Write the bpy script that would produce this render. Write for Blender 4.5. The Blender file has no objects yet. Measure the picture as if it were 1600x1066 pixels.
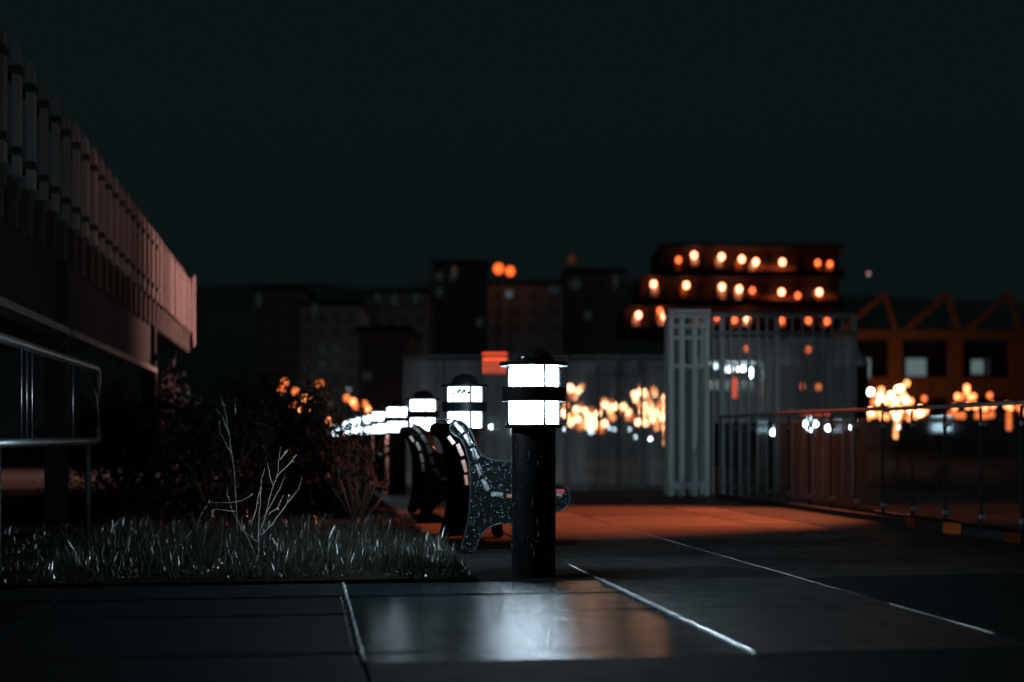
import bpy, bmesh, math, random
from mathutils import Vector, Matrix
R = random.Random(7)
sc = bpy.context.scene
C = sc.collection
rad = math.radians

# ------------------------------------------------------------ camera, sky, lights
F_PX, CX, HY, CAM_H = 2222.0, 800.0, 682.0, 0.733
TH = rad(8.3)
cam_d = bpy.data.cameras.new('camera'); cam = bpy.data.objects.new('camera', cam_d); C.objects.link(cam)
cam.location = (0, 0, CAM_H); cam.rotation_euler = (rad(90), 0, -TH)
cam_d.sensor_width = 36; cam_d.lens = 50.0; cam_d.shift_y = 149 / 1600
cam_d.clip_start = 0.05; cam_d.clip_end = 2000
cam_d.dof.use_dof = True; cam_d.dof.focus_distance = 8.0; cam_d.dof.aperture_fstop = 1.12; cam_d.dof.aperture_ratio = 1.2
sc.camera = cam

world = bpy.data.worlds.new('World'); sc.world = world; world.use_nodes = True
wn = world.node_tree; wn.nodes.clear()
wo = wn.nodes.new('ShaderNodeOutputWorld'); wb = wn.nodes.new('ShaderNodeBackground')
wtc = wn.nodes.new('ShaderNodeTexCoord'); wsep = wn.nodes.new('ShaderNodeSeparateXYZ')
wr = wn.nodes.new('ShaderNodeValToRGB')
wn.links.new(wtc.outputs['Generated'], wsep.inputs[0]); wn.links.new(wsep.outputs['Z'], wr.inputs[0])
wr.color_ramp.elements[0].position = 0.0; wr.color_ramp.elements[0].color = (0.0034, 0.0058, 0.0062, 1)
wr.color_ramp.elements[1].position = 0.30; wr.color_ramp.elements[1].color = (0.0033, 0.0067, 0.0074, 1)
wn.links.new(wr.outputs[0], wb.inputs[0]); wb.inputs[1].default_value = 1.0
wn.links.new(wb.outputs[0], wo.inputs[0])

vs = sc.view_settings; vs.view_transform = 'Standard'; vs.look = 'None'; vs.exposure = 0; vs.gamma = 1
vs.use_curve_mapping = False
sc.render.engine = 'CYCLES'
cy = sc.cycles
cy.use_light_tree = True; cy.max_bounces = 6; cy.diffuse_bounces = 2; cy.glossy_bounces = 3
cy.transparent_max_bounces = 16; cy.transmission_bounces = 4
cy.sample_clamp_indirect = 3.0; cy.sample_clamp_direct = 0; cy.use_denoising = True
cy.caustics_reflective = False; cy.caustics_refractive = False

# ------------------------------------------------------------ helpers
FW = Vector((math.sin(TH), math.cos(TH), 0)); RT = Vector((math.cos(TH), -math.sin(TH), 0))
def ray(px, py): return FW + RT * ((px - CX) / F_PX) + Vector((0, 0, (HY - py) / F_PX))
def at(px, py, D): return Vector((0, 0, CAM_H)) + ray(px, py) * D          # point at a given depth
def onY(px, py, Y):
    r = ray(px, py); return Vector((0, 0, CAM_H)) + r * (Y / r.y)
def onX(px, py, X):
    r = ray(px, py); return Vector((0, 0, CAM_H)) + r * (X / r.x)

class MB:
    def __init__(s): s.v = []; s.f = []
    def add(s, vs_, fs):
        o = len(s.v); s.v += [tuple(p) for p in vs_]; s.f += [tuple(i + o for i in f) for f in fs]; return s
    def box(s, x0, x1, y0, y1, z0, z1):
        return s.add([(x0,y0,z0),(x1,y0,z0),(x1,y1,z0),(x0,y1,z0),(x0,y0,z1),(x1,y0,z1),(x1,y1,z1),(x0,y1,z1)],
                     [(0,3,2,1),(4,5,6,7),(0,1,5,4),(1,2,6,5),(2,3,7,6),(3,0,4,7)])
    def bar(s, a, b, w, h=None):
        h = h or w; a = Vector(a); b = Vector(b); d = (b - a).normalized()
        up = Vector((0,0,1)) if abs(d.z) < .9 else Vector((0,1,0))
        u = d.cross(up).normalized() * w / 2; n = u.cross(d).normalized() * h / 2
        vs_ = [a-u-n, a+u-n, a+u+n, a-u+n, b-u-n, b+u-n, b+u+n, b-u+n]
        return s.add(vs_, [(0,3,2,1),(4,5,6,7),(0,1,5,4),(1,2,6,5),(2,3,7,6),(3,0,4,7)])
    def tube(s, pts, r, n=8, closed=False):
        pts = [Vector(p) for p in pts]; rs = r if isinstance(r, list) else [r] * len(pts)
        vs_ = []; fs = []; m = len(pts); ref = None
        for i, p in enumerate(pts):
            if closed: d = pts[(i+1) % m] - pts[i-1]
            else: d = pts[min(i+1, m-1)] - pts[max(i-1, 0)]
            d.normalize()
            if ref is None: ref = Vector((0,0,1)) if abs(d.z) < .9 else Vector((1,0,0))
            u = d.cross(ref)
            if u.length < 1e-4: u = d.cross(Vector((1,0.3,0)))
            u.normalize(); w = u.cross(d).normalized()
            for k in range(n):
                a = 2*math.pi*k/n; vs_.append(p + (u*math.cos(a) + w*math.sin(a)) * rs[i])
        for i in range(m if closed else m-1):
            j = (i+1) % m
            for k in range(n):
                fs.append((i*n+k, i*n+(k+1) % n, j*n+(k+1) % n, j*n+k))
        if not closed:
            fs.append(tuple(range(n))[::-1]); fs.append(tuple((m-1)*n+k for k in range(n)))
        return s.add(vs_, fs)
    def lathe(s, prof, n=40, cx=0, cy_=0):
        vs_ = []; fs = []
        for r, z in prof:
            for k in range(n):
                a = 2*math.pi*k/n; vs_.append((cx + r*math.cos(a), cy_ + r*math.sin(a), z))
        for i in range(len(prof)-1):
            for k in range(n):
                fs.append((i*n+k, i*n+(k+1) % n, (i+1)*n+(k+1) % n, (i+1)*n+k))
        if prof[0][0] > 1e-6: fs.append(tuple(range(n))[::-1])
        if prof[-1][0] > 1e-6: fs.append(tuple((len(prof)-1)*n+k for k in range(n)))
        return s.add(vs_, fs)
    def ball(s, c, r, n=10, m=6):
        prof = [(max(1e-5, r*math.sin(math.pi*i/m)), -r*math.cos(math.pi*i/m)) for i in range(m+1)]
        b = MB().lathe(prof, n); return s.add([(x+c[0], y+c[1], z+c[2]) for x, y, z in b.v], b.f)
    def mesh(s, name, mat, smooth=False):
        me = bpy.data.meshes.new(name); me.from_pydata(s.v, [], s.f)
        if mat: me.materials.append(mat)
        me.update()
        if smooth: me.polygons.foreach_set('use_smooth', [True]*len(me.polygons))
        return me
    def build(s, name, mat, parent=None, smooth=False, bevel=0, loc=None):
        o = bpy.data.objects.new(name, s.mesh(name, mat, smooth)); C.objects.link(o)
        if parent: o.parent = parent
        if loc is not None: o.location = loc
        if bevel:
            b = o.modifiers.new('Bevel', 'BEVEL'); b.width = bevel; b.segments = 2; b.limit_method = 'ANGLE'
        return o
def inst(me, name, parent=None, loc=(0,0,0), rot=(0,0,0), scale=(1,1,1)):
    o = bpy.data.objects.new(name, me); C.objects.link(o); o.location = loc; o.rotation_euler = rot; o.scale = scale
    if parent: o.parent = parent
    return o
def tag(o, label=None, cat=None, group=None, kind=None):
    if label: o['label'] = label
    if cat: o['category'] = cat
    if group: o['group'] = group
    if kind: o['kind'] = kind
    return o
def empty(name, loc=(0,0,0), rz=0, **k):
    o = bpy.data.objects.new(name, None); C.objects.link(o); o.location = loc; o.rotation_euler = (0,0,rz)
    o.empty_display_size = .1
    return tag(o, **k)
def copy_tree(o, parent=None):
    c = o.copy(); C.objects.link(c)
    if parent: c.parent = parent
    for ch in list(o.children): copy_tree(ch, c)
    return c

# ------------------------------------------------------------ materials
def mat(name, col, rough=.5, metal=0, noise=0, nscale=8, bump=0, bscale=30, rvar=0, emit=None, estr=0, coat=0, stretch=None, spec=.5, objvar=0):
    m = bpy.data.materials.new(name); m.use_nodes = True; nt = m.node_tree; b = nt.nodes['Principled BSDF']
    b.inputs['Base Color'].default_value = (*col, 1); b.inputs['Roughness'].default_value = rough
    b.inputs['Metallic'].default_value = metal; b.inputs['Coat Weight'].default_value = coat
    b.inputs['Coat Roughness'].default_value = .12
    b.inputs['Specular IOR Level'].default_value = spec
    tc = nt.nodes.new('ShaderNodeTexCoord'); mp = nt.nodes.new('ShaderNodeMapping')
    nt.links.new(tc.outputs['Object'], mp.inputs[0])
    if stretch: mp.inputs['Scale'].default_value = stretch
    if noise or objvar:
        n = nt.nodes.new('ShaderNodeTexNoise'); n.inputs['Scale'].default_value = nscale; n.inputs['Detail'].default_value = 6
        nt.links.new(mp.outputs[0], n.inputs[0])
        mx = nt.nodes.new('ShaderNodeMix'); mx.data_type = 'RGBA'
        mx.inputs['A'].default_value = (*[max(0, c*(1-noise)) for c in col], 1)
        mx.inputs['B'].default_value = (*[min(1, c*(1+noise)) for c in col], 1)
        nt.links.new(n.outputs[0], mx.inputs['Factor'])
        out = mx.outputs['Result']
        if objvar:
            oi = nt.nodes.new('ShaderNodeObjectInfo'); mr = nt.nodes.new('ShaderNodeMapRange')
            mr.inputs['To Min'].default_value = 1-objvar; mr.inputs['To Max'].default_value = 1+objvar
            nt.links.new(oi.outputs['Random'], mr.inputs['Value'])
            vm = nt.nodes.new('ShaderNodeVectorMath'); vm.operation = 'SCALE'
            nt.links.new(out, vm.inputs[0]); nt.links.new(mr.outputs[0], vm.inputs['Scale']); out = vm.outputs[0]
        nt.links.new(out, b.inputs['Base Color'])
    if rvar:
        n2 = nt.nodes.new('ShaderNodeTexNoise'); n2.inputs['Scale'].default_value = nscale*.7; n2.inputs['Detail'].default_value = 4
        nt.links.new(mp.outputs[0], n2.inputs[0])
        mr = nt.nodes.new('ShaderNodeMapRange'); mr.inputs['From Min'].default_value = .3; mr.inputs['From Max'].default_value = .7
        mr.inputs['To Min'].default_value = max(.02, rough-rvar); mr.inputs['To Max'].default_value = min(1, rough+rvar)
        nt.links.new(n2.outputs[0], mr.inputs['Value']); nt.links.new(mr.outputs[0], b.inputs['Roughness'])
    if bump:
        n3 = nt.nodes.new('ShaderNodeTexNoise'); n3.inputs['Scale'].default_value = bscale; n3.inputs['Detail'].default_value = 3
        nt.links.new(mp.outputs[0], n3.inputs[0])
        bp = nt.nodes.new('ShaderNodeBump'); bp.inputs['Strength'].default_value = bump; bp.inputs['Distance'].default_value = .01
        nt.links.new(n3.outputs[0], bp.inputs['Height']); nt.links.new(bp.outputs[0], b.inputs['Normal'])
    if emit:
        b.inputs['Emission Color'].default_value = (*emit, 1); b.inputs['Emission Strength'].default_value = estr
    return m
def emis(name, col, s):
    m = bpy.data.materials.new(name); m.use_nodes = True; nt = m.node_tree; nt.nodes.clear()
    e = nt.nodes.new('ShaderNodeEmission'); o = nt.nodes.new('ShaderNodeOutputMaterial')
    e.inputs[0].default_value = (*col, 1); e.inputs[1].default_value = s; nt.links.new(e.outputs[0], o.inputs[0]); return m
def glass(name, tint, haze, gloss=.12, dirt=(.5,.58,.6), streak=True):
    m = bpy.data.materials.new(name); m.use_nodes = True; nt = m.node_tree; nt.nodes.clear()
    out = nt.nodes.new('ShaderNodeOutputMaterial')
    tr = nt.nodes.new('ShaderNodeBsdfTransparent'); tr.inputs[0].default_value = (*tint, 1)
    gl = nt.nodes.new('ShaderNodeBsdfGlossy'); gl.inputs['Roughness'].default_value = .04
    df = nt.nodes.new('ShaderNodeBsdfDiffuse'); df.inputs[0].default_value = (*dirt, 1)
    tl = nt.nodes.new('ShaderNodeBsdfTranslucent'); tl.inputs[0].default_value = (*dirt, 1)
    dm = nt.nodes.new('ShaderNodeMixShader'); dm.inputs[0].default_value = .5
    nt.links.new(df.outputs[0], dm.inputs[1]); nt.links.new(tl.outputs[0], dm.inputs[2])
    lw = nt.nodes.new('ShaderNodeFresnel'); lw.inputs[0].default_value = 1.4
    m1 = nt.nodes.new('ShaderNodeMixShader'); ml = nt.nodes.new('ShaderNodeMath'); ml.operation = 'MULTIPLY'; ml.inputs[1].default_value = gloss; nt.links.new(lw.outputs[0], ml.inputs[0]); nt.links.new(ml.outputs[0], m1.inputs[0])
    nt.links.new(tr.outputs[0], m1.inputs[1]); nt.links.new(gl.outputs[0], m1.inputs[2])
    m2 = nt.nodes.new('ShaderNodeMixShader')
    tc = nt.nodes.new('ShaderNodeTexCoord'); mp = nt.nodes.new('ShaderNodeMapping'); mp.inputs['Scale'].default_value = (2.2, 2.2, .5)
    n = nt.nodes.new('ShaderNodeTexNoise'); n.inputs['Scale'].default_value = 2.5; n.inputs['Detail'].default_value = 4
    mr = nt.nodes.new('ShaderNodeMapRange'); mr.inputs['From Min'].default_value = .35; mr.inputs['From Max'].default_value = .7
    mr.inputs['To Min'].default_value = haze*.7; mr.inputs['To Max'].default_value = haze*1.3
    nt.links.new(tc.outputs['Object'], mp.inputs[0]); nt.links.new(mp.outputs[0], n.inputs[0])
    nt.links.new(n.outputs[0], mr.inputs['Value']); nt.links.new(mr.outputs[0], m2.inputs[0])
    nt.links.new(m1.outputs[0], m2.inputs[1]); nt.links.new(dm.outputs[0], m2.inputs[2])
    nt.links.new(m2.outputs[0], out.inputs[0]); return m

M = {}
M['black'] = mat('black_paint', (.008,.011,.013), .42, spec=.25, noise=.4, nscale=14, bump=.15, bscale=120, rvar=.1)
M['dome'] = mat('wet_black_dome', (.012,.015,.017), .13, bump=.12, bscale=90)
M['lamp'] = emis('lamp_white', (.66,.87,1.0), 9.0)
M['lampfront'] = emis('lamp_white_bright', (.66,.87,1.0), 310.0)
M['seam'] = mat('lamp_seam', (.01,.012,.014), .8, spec=.05)
M['mark'] = mat('dark_marker', (.004,.004,.006), .9, spec=.02)
M['drop'] = mat('water_drop', (.5,.55,.6), .05, coat=1)
M['ground'] = mat('ground_dark', (.010,.012,.012), .95, spec=.05, noise=.3, nscale=.5)
def ribbed(name, col, rough, spec, h, scale):      # wet paving with fine ribs across the walking direction
    m = mat(name, col, rough, spec=spec, noise=.4, nscale=8, rvar=.05, objvar=.2); nt = m.node_tree; b = nt.nodes['Principled BSDF']
    tc = nt.nodes.new('ShaderNodeTexCoord'); w = nt.nodes.new('ShaderNodeTexWave'); w.bands_direction = 'Y'; w.wave_profile = 'SIN'
    w.inputs['Scale'].default_value = scale; w.inputs['Distortion'].default_value = 1.2; w.inputs['Detail'].default_value = 2; w.inputs['Detail Scale'].default_value = .6
    n = nt.nodes.new('ShaderNodeTexNoise'); n.inputs['Scale'].default_value = 120; n.inputs['Detail'].default_value = 2
    b1_ = nt.nodes.new('ShaderNodeBump'); b1_.inputs['Strength'].default_value = 1; b1_.inputs['Distance'].default_value = h
    b2_ = nt.nodes.new('ShaderNodeBump'); b2_.inputs['Strength'].default_value = .8; b2_.inputs['Distance'].default_value = .0012
    nt.links.new(tc.outputs['Object'], w.inputs[0]); nt.links.new(tc.outputs['Object'], n.inputs[0])
    nt.links.new(w.outputs['Fac'], b1_.inputs['Height']); nt.links.new(n.outputs[0], b2_.inputs['Height'])
    nt.links.new(b1_.outputs[0], b2_.inputs['Normal']); nt.links.new(b2_.outputs[0], b.inputs['Normal']); return m
M['slab_wet'] = ribbed('wet_granite', (.010,.016,.020), .17, .24, .0031, 26)
M['slab_dry_shaded'] = mat('matt_granite_shaded', (.005,.0065,.007), .95, noise=.4, nscale=9, bump=.5, bscale=120, rvar=.1, objvar=.3, spec=.03)  # dry and matt, with shade put into the colour to bound the lamp's pool
M['slab_damp'] = mat('damp_granite', (.008,.011,.013), .5, spec=.15, noise=.4, nscale=9, bump=.2, bscale=150, rvar=.1, objvar=.2)
M['slab_mid_shaded'] = mat('shaded_slab', (.011,.011,.011), .6, spec=.07, noise=.5, nscale=5, bump=.35, bscale=90, rvar=.13, objvar=.45)  # darker copy of the far slab; shade of the nearer rows in its colour
M['slab_far'] = mat('damp_slab_lit', (.036,.032,.03), .6, spec=.18, noise=.8, nscale=4, bump=.7, bscale=60, rvar=.13, objvar=.35)  # paler colour carries part of the amber light pool
M['base'] = mat('mortar', (.010,.010,.010), .9, spec=.05)
M['sealant'] = mat('pale_sealant', (.45,.48,.5), .22, noise=.3, nscale=30, bump=.3, bscale=60)
M['soil'] = mat('soil', (.007,.006,.005), .95, spec=.03, noise=.5, nscale=12, bump=.8, bscale=20)
M['grass'] = mat('grass_blade', (.019,.023,.018), .25, noise=.5, nscale=3)
M['twig'] = mat('dry_twig', (.3,.28,.25), .5, noise=.3, nscale=20)
M['leaf'] = mat('dark_leaf', (.007,.010,.008), .7, spec=.12, noise=.5, nscale=4)
M['redleaf'] = mat('russet_leaf', (.22,.09,.045), .4, noise=.4, nscale=4)
M['bark'] = mat('bark', (.03,.025,.02), .8)
M['bench'] = mat('black_mosaic_ground', (.0022,.003,.0035), .6, spec=.02, noise=.4, nscale=30, bump=.5, bscale=60)
M['chip'] = mat('glazed_chip', (.006,.008,.009), .16, noise=.9, nscale=40, spec=.06)
M['glintchip'] = mat('painted_glint', (.3,.36,.4), .2, noise=.7, nscale=60)  # pale colour stands in for specular glints
M['trim'] = mat('glazed_trim', (.015,.018,.02), .25, spec=.25)
M['tile'] = mat('pale_tile', (.085,.09,.09), .25, noise=.25, nscale=40, bump=.2, bscale=50, objvar=.15)
M['clay'] = mat('clay_tile', (.28,.11,.07), .25, noise=.25, nscale=40, objvar=.2)
M['red'] = mat('red_tile', (.3,.03,.04), .25, noise=.2, nscale=40)
M['steel'] = mat('brushed_steel', (.22,.24,.25), .4, metal=1, noise=.15, nscale=12)
M['board'] = mat('grey_board', (.10,.088,.084), .7, spec=.15, noise=.35, nscale=6, bump=.3, bscale=40, stretch=(8,8,1), objvar=.2)
M['skirt'] = mat('shaded_board', (.018,.017,.016), .8, spec=.1, noise=.3, nscale=6, objvar=.3)  # dark copy of the railing board, shade under the railing painted in
M['girder'] = mat('dark_girder', (.007,.009,.010), .85, spec=.08, noise=.4, nscale=2, bump=.2, bscale=10)
M['flange'] = mat('girder_flange', (.05,.058,.06), .6, spec=.3, noise=.4, nscale=3)  # paler than the girder: lower edge highlight put into the colour
M['railgrey'] = mat('dull_rail', (.16,.12,.11), .45, spec=.3, noise=.2, nscale=8)
M['pale'] = mat('pale_steel', (.42,.47,.49), .5, noise=.25, nscale=3)
M['screensteel'] = mat('screen_steel', (.3,.33,.34), .5, noise=.3, nscale=3)
M['mutedsteel'] = mat('muted_steel', (.12,.135,.14), .5, noise=.25, nscale=3)
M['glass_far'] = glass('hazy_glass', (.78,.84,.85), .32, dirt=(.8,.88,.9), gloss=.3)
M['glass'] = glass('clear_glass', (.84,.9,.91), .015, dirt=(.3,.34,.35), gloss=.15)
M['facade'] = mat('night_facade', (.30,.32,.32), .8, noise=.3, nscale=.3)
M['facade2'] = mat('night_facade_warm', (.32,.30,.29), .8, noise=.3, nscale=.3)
M['wallwarm'] = mat('ochre_wall', (.024,.015,.010), .8, noise=.3, nscale=.6)
M['parapet'] = mat('dark_parapet', (.02,.02,.02), .8)
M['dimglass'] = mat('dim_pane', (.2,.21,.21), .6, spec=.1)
M['darkglass'] = mat('dark_pane', (.02,.025,.03), .15)
M['hall'] = mat('ochre_steel', (.30,.155,.085), .6, noise=.3, nscale=1)
M['hallwall'] = mat('dark_hall_wall', (.02,.018,.017), .8)
M['rearwall'] = mat('black_rear_wall', (.004,.005,.005), .9, spec=.03)
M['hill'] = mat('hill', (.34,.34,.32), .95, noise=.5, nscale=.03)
M['columnbody'] = mat('column_black', (.012,.016,.018), .7, spec=.2)
M['cone'] = mat('pale_cone', (.6,.6,.6), .5)
M['amber'] = emis('amber_bulb', (1.0,.45,.22), 15)
M['amber2'] = emis('amber_bulb_dim', (1.0,.28,.09), 5)
M['amberlow'] = emis('amber_glint', (1.0,.20,.05), 2)
M['sodium'] = emis('balcony_globe', (1.0,.24,.11), 20)
M['sodium2'] = emis('balcony_globe_dim', (1.0,.15,.04), 4.5)
M['white'] = emis('white_globe', (.85,.95,1.0), 36)
M['palefar'] = emis('far_pale_globe', (1,.6,.5), .5)
M['whitedim'] = emis('white_globe_dim', (.75,.9,1.0), 7)
M['redlit'] = emis('red_light_panel', (1.0,.10,.03), 1.6)
M['wincool'] = emis('window_cool', (.55,.8,.85), .016)
M['wincool2'] = emis('window_cool_bright', (.6,.85,.9), .16)
M['winpink'] = emis('window_warm', (1,.5,.35), .05)
M['winorange'] = emis('window_orange', (1,.13,.02), 2.2)
M['marker'] = emis('marker_amber', (1,.30,.08), .045)
M['markerdim'] = emis('marker_amber_dim', (1,.30,.08), .012)

# ------------------------------------------------------------ lamps out of the frame
def street_lamp(base, head, target, col, energy, cone, blend, label, size=.12):
    base = Vector(base); head = Vector(head)
    t = empty('street_lamp', base, label=label, cat='street lamp')
    top = Vector((0, 0, head.z - base.z + .1)); arm = head - base
    MB().tube([(0,0,0), top*.5, top], [.08,.065,.05], 10).build('pole', M['columnbody'], t, True)
    MB().tube([top, (arm.x*.5, arm.y*.5, arm.z+.22), (arm.x, arm.y, arm.z+.12)], .03, 8).build('arm', M['columnbody'], t, True)
    MB().lathe([(.05, arm.z+.16), (.14, arm.z+.12), (.19, arm.z+.05), (.19, arm.z+.03)], 20, arm.x, arm.y).build('lamp_head', M['columnbody'], t, True)
    l = bpy.data.lights.new('lamp_light', 'SPOT'); l.energy = energy; l.color = col; l.spot_size = rad(cone); l.spot_blend = blend
    l.shadow_soft_size = size
    lo = bpy.data.objects.new('lamp_light', l); C.objects.link(lo); lo.location = head
    lo.rotation_euler = (Vector(target) - head).to_track_quat('-Z', 'Y').to_euler()
    return t
# amber lamp on the right lighting the middle of the promenade
street_lamp((9.3, 14.6, 0), (8.3, 14.5, 5.6), (2.8, 12.7, 0), (1.0,.19,.068), 21000, 35, .8, 'amber street lamp beside the promenade, right of the glass balustrade')
# amber lamp further off, on the far part of the railing
street_lamp((18.5, 30.5, 0), (17.3, 30, 6.5), (-2, 27.0, 4.4), (1.0,.47,.40), 420000, 50, 1.0, 'tall amber street lamp far along the promenade on the right')
# added amber fill lamp, out of view, brightening the near walkway railing
street_lamp((10.5, 10.5, 0), (9.4, 10.4, 4.4), (-2, 15.6, 4.1), (1.0,.50,.40), 3400, 34, .95, 'added amber fill lamp right of the camera, out of view, facing the raised walkway')
# cool lamp on the left above the lawn
street_lamp((-4.6, 7.2, 0), (-3.7, 7.2, 4.6), (.95, 8.0, .2), (.72,.9,1.0), 1000, 34, .8, 'cool white street lamp behind the raised walkway', .2)
# cool fill lamp added out of view to brighten the gate
street_lamp((7.4, 8.6, 0), (6.4, 9.4, 4.9), at(1085, 610, 17.5), (.78,.93,1.0), 420, 21, .8, 'added cool white fill lamp by the balustrade on the right, out of view')

# ------------------------------------------------------------ ground, promenade, lawn
tag(MB().box(-500, 700, -30, 900, -1.2, -.07).build('ground', M['ground']), kind='structure')
prom = tag(MB().box(-8, 4.98, 2.0, 120, -.066, -.03).build('promenade', M['base']), kind='structure')
rows_f = [2.6, 3.25, 3.92, 4.62, 4.84, 5.91, 6.56, 7.12]
rows_b = [7.12, 7.72, 8.4] + [8.4 + .72*i for i in range(1, 16)]
cols_f = [-4.9, -3.7, -2.4, -1.1, .19, 1.5, 2.54, 3.7, 4.86]
cols_b = [.88, 1.5, 2.54, 3.7, 4.86]
def slab(x0, x1, y0, y1, m):
    g = .004; cx, cy_ = (x0+x1)/2, (y0+y1)/2; hx, hy = (x1-x0)/2-g, (y1-y0)/2-g; c = .004
    b = MB(); b.add([(-hx,-hy,-.03),(hx,-hy,-.03),(hx,hy,-.03),(-hx,hy,-.03),(-hx,-hy,-c),(hx,-hy,-c),(hx,hy,-c),(-hx,hy,-c),
                     (-hx+c,-hy+c,0),(hx-c,-hy+c,0),(hx-c,hy-c,0),(-hx+c,hy-c,0)],
                    [(0,1,5,4),(1,2,6,5),(2,3,7,6),(3,0,4,7),(4,5,9,8),(5,6,10,9),(6,7,11,10),(7,4,8,11),(8,9,10,11)])
    o = b.build('slab', m, prom, loc=(cx, cy_, R.uniform(-.002, .002)))
    o.rotation_euler = (R.uniform(-.0035,.0035), R.uniform(-.0025,.0025), 0)
for i in range(len(rows_f)-1):
    for j in range(len(cols_f)-1):
        slab(cols_f[j], cols_f[j+1], rows_f[i], rows_f[i+1], M['slab_wet'] if i >= 3 and j == 4 else M['slab_damp'] if i >= 3 and j == 5 else M['slab_dry_shaded'])
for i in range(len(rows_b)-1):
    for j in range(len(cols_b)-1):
        slab(cols_b[j], cols_b[j+1], rows_b[i], rows_b[i+1], M['slab_far'] if rows_b[i] > 9.2 else M['slab_mid_shaded'])
def bead(X, Y0, Y1, w, h):
    n = 60; vs_ = []; fs = []; k = 7
    for i in range(n+1):
        y = Y0 + (Y1-Y0)*i/n; wob = .003*math.sin(i*1.1)+R.uniform(-.0015,.0015); ww = w*R.uniform(.75,1.2)
        for j in range(k):
            a = math.pi*j/(k-1); vs_.append((X + wob - math.cos(a)*ww/2, y, -.004 + math.sin(a)*h))
    for i in range(n):
        for j in range(k-1): fs.append((i*k+j, (i+1)*k+j, (i+1)*k+j+1, i*k+j+1))
    MB().add(vs_, fs).build('joint_strip', M['sealant'], prom, True)
bead(.19, 4.62, 7.1, .015, .015); bead(1.5, 4.62, 7.1, .018, .014); bead(1.5, 7.14, 8.0, .009, .007); bead(2.54, 5.0, 11.6, .006, .005)
bead(.165, 4.7, 6.6, .004, .005)

lawn = MB()
nx, ny = 40, 30
vs_ = []
for i in range(nx+1):
    for j in range(ny+1):
        x = -9 + (9+.86)*i/nx; y = 7.16 + 17*(j/ny)**1.6
        vs_.append((x, y, .015 + (R.uniform(0,.03) if 0 < i < nx and j else 0)))
lawn.add(vs_, [(i*(ny+1)+j, (i+1)*(ny+1)+j, (i+1)*(ny+1)+j+1, i*(ny+1)+j+1) for i in range(nx) for j in range(ny)])
tag(lawn.build('lawn_bed', M['soil']), kind='structure')
g = MB()
for _ in range(24000):
    y = 7.2 + 4.2*R.random()**1.5; x = .84 - 3.4*R.random()**1.5
    hmax = (.085 + .08*min(1, (y-7.2)/.5))*(.8+.35*math.sin(x*7+y*3)*math.sin(x*2.3-y*5))
    if x > .62: hmax *= .75
    h = hmax*R.uniform(.35, 1.15) * (.55 if x < -1.4 else 1)
    if R.random() < .015: h *= 1.7
    a = R.uniform(0, 6.283); lean = h*R.uniform(.05,.6); w = R.uniform(.0012,.003)
    dx, dy = math.cos(a)*lean, math.sin(a)*lean
    b = R.uniform(0, 3.14); ux, uy = math.cos(b)*w, math.sin(b)*w
    g.add([(x-ux,y-uy,.01),(x+ux,y+uy,.01),(x+dx*.35+ux*.8,y+dy*.35+uy*.8,h*.6),(x+dx*.35-ux*.8,y+dy*.35-uy*.8,h*.6),(x+dx,y+dy,h)],
          [(0,1,2,3),(3,2,4)])
tag(g.build('grass', M['grass']), 'short wet grass along the lawn edge behind the paving', 'grass', kind='stuff')
d = MB()      # fallen leaf litter and clover along the lawn's front edge
for _ in range(900):
    x = R.uniform(-2.4, .85); y = 7.17 + .5*R.random()**2; z = R.uniform(.02,.06); s = R.uniform(.003,.009)
    n = Vector((R.gauss(0,.5), R.gauss(0,.5), 1)).normalized(); u = n.orthogonal().normalized()*s; v = n.cross(u)*R.uniform(.4,1)
    p = Vector((x,y,z)); d.add([p-u, p-v, p+u, p+v], [(0,1,2,3)])
tag(d.build('clover', M['drop'] if False else M['grass']), 'tiny wet clover leaves at the front edge of the lawn', 'clover', kind='stuff')

# ------------------------------------------------------------ bollard lamps
def make_bollard():
    t = empty('bollard_lamp')
    MB().lathe([(.115,0),(.115,.777)], 48).build('post', M['black'], t, True, .001)
    MB().lathe([(.10,.777),(.147,.7775),(.150,.780),(.150,.794),(.147,.797),(.09,.797)], 48).build('bottom_ring', M['black'], t, False)
    MB().lathe([(.127,.7975),(.127,1.0995)], 48).build('diffuser', M['lamp'], t, True)
    MB().lathe([(.158,.915),(.166,.9155),(.168,.918),(.168,.989),(.166,.992),(.158,.992),(.158,.915)], 56).build('belt', M['black'], t, False)
    MB().lathe([(.09,1.100),(.178,1.100),(.181,1.103),(.181,1.119),(.178,1.122),(.09,1.122)], 56).build('cap_ring', M['black'], t, False)
    MB().lathe([(.108,1.1225)]+[(max(1e-4,.108*math.cos(a)), 1.1225+.080*math.sin(a)) for a in [math.pi/2*i/12 for i in range(1,13)]], 48).build('dome', M['dome'], t, True)
    for k in range(4):
        a = math.pi/2*k - math.pi/2
        MB().lathe([(.0085,.797),(.0085,1.10)], 10, .1445*math.cos(a), .1445*math.sin(a)).build('rod', M['black'], t, True)
    for k in (-1, 1):
        a = -math.pi/2 + k*rad(62)
        MB().lathe([(.0045,.798),(.0045,1.099)], 6, .1315*math.cos(a), .1315*math.sin(a)).build('seam', M['seam'], t, True)
    return t
BX = 1.21
ks = [1, 1.43, 1.935, 2.47, 3.0, 3.5, 4.0, 4.5, 5.0, 5.5, 6.0, 6.6, 7.2, 7.9, 8.6]
words = ['front', 'second', 'third', 'fourth', 'fifth', 'sixth', 'seventh', 'eighth', 'ninth', 'tenth', 'eleventh', 'twelfth', 'thirteenth', 'fourteenth', 'farthest']
proto = make_bollard()
bx0 = None
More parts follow.
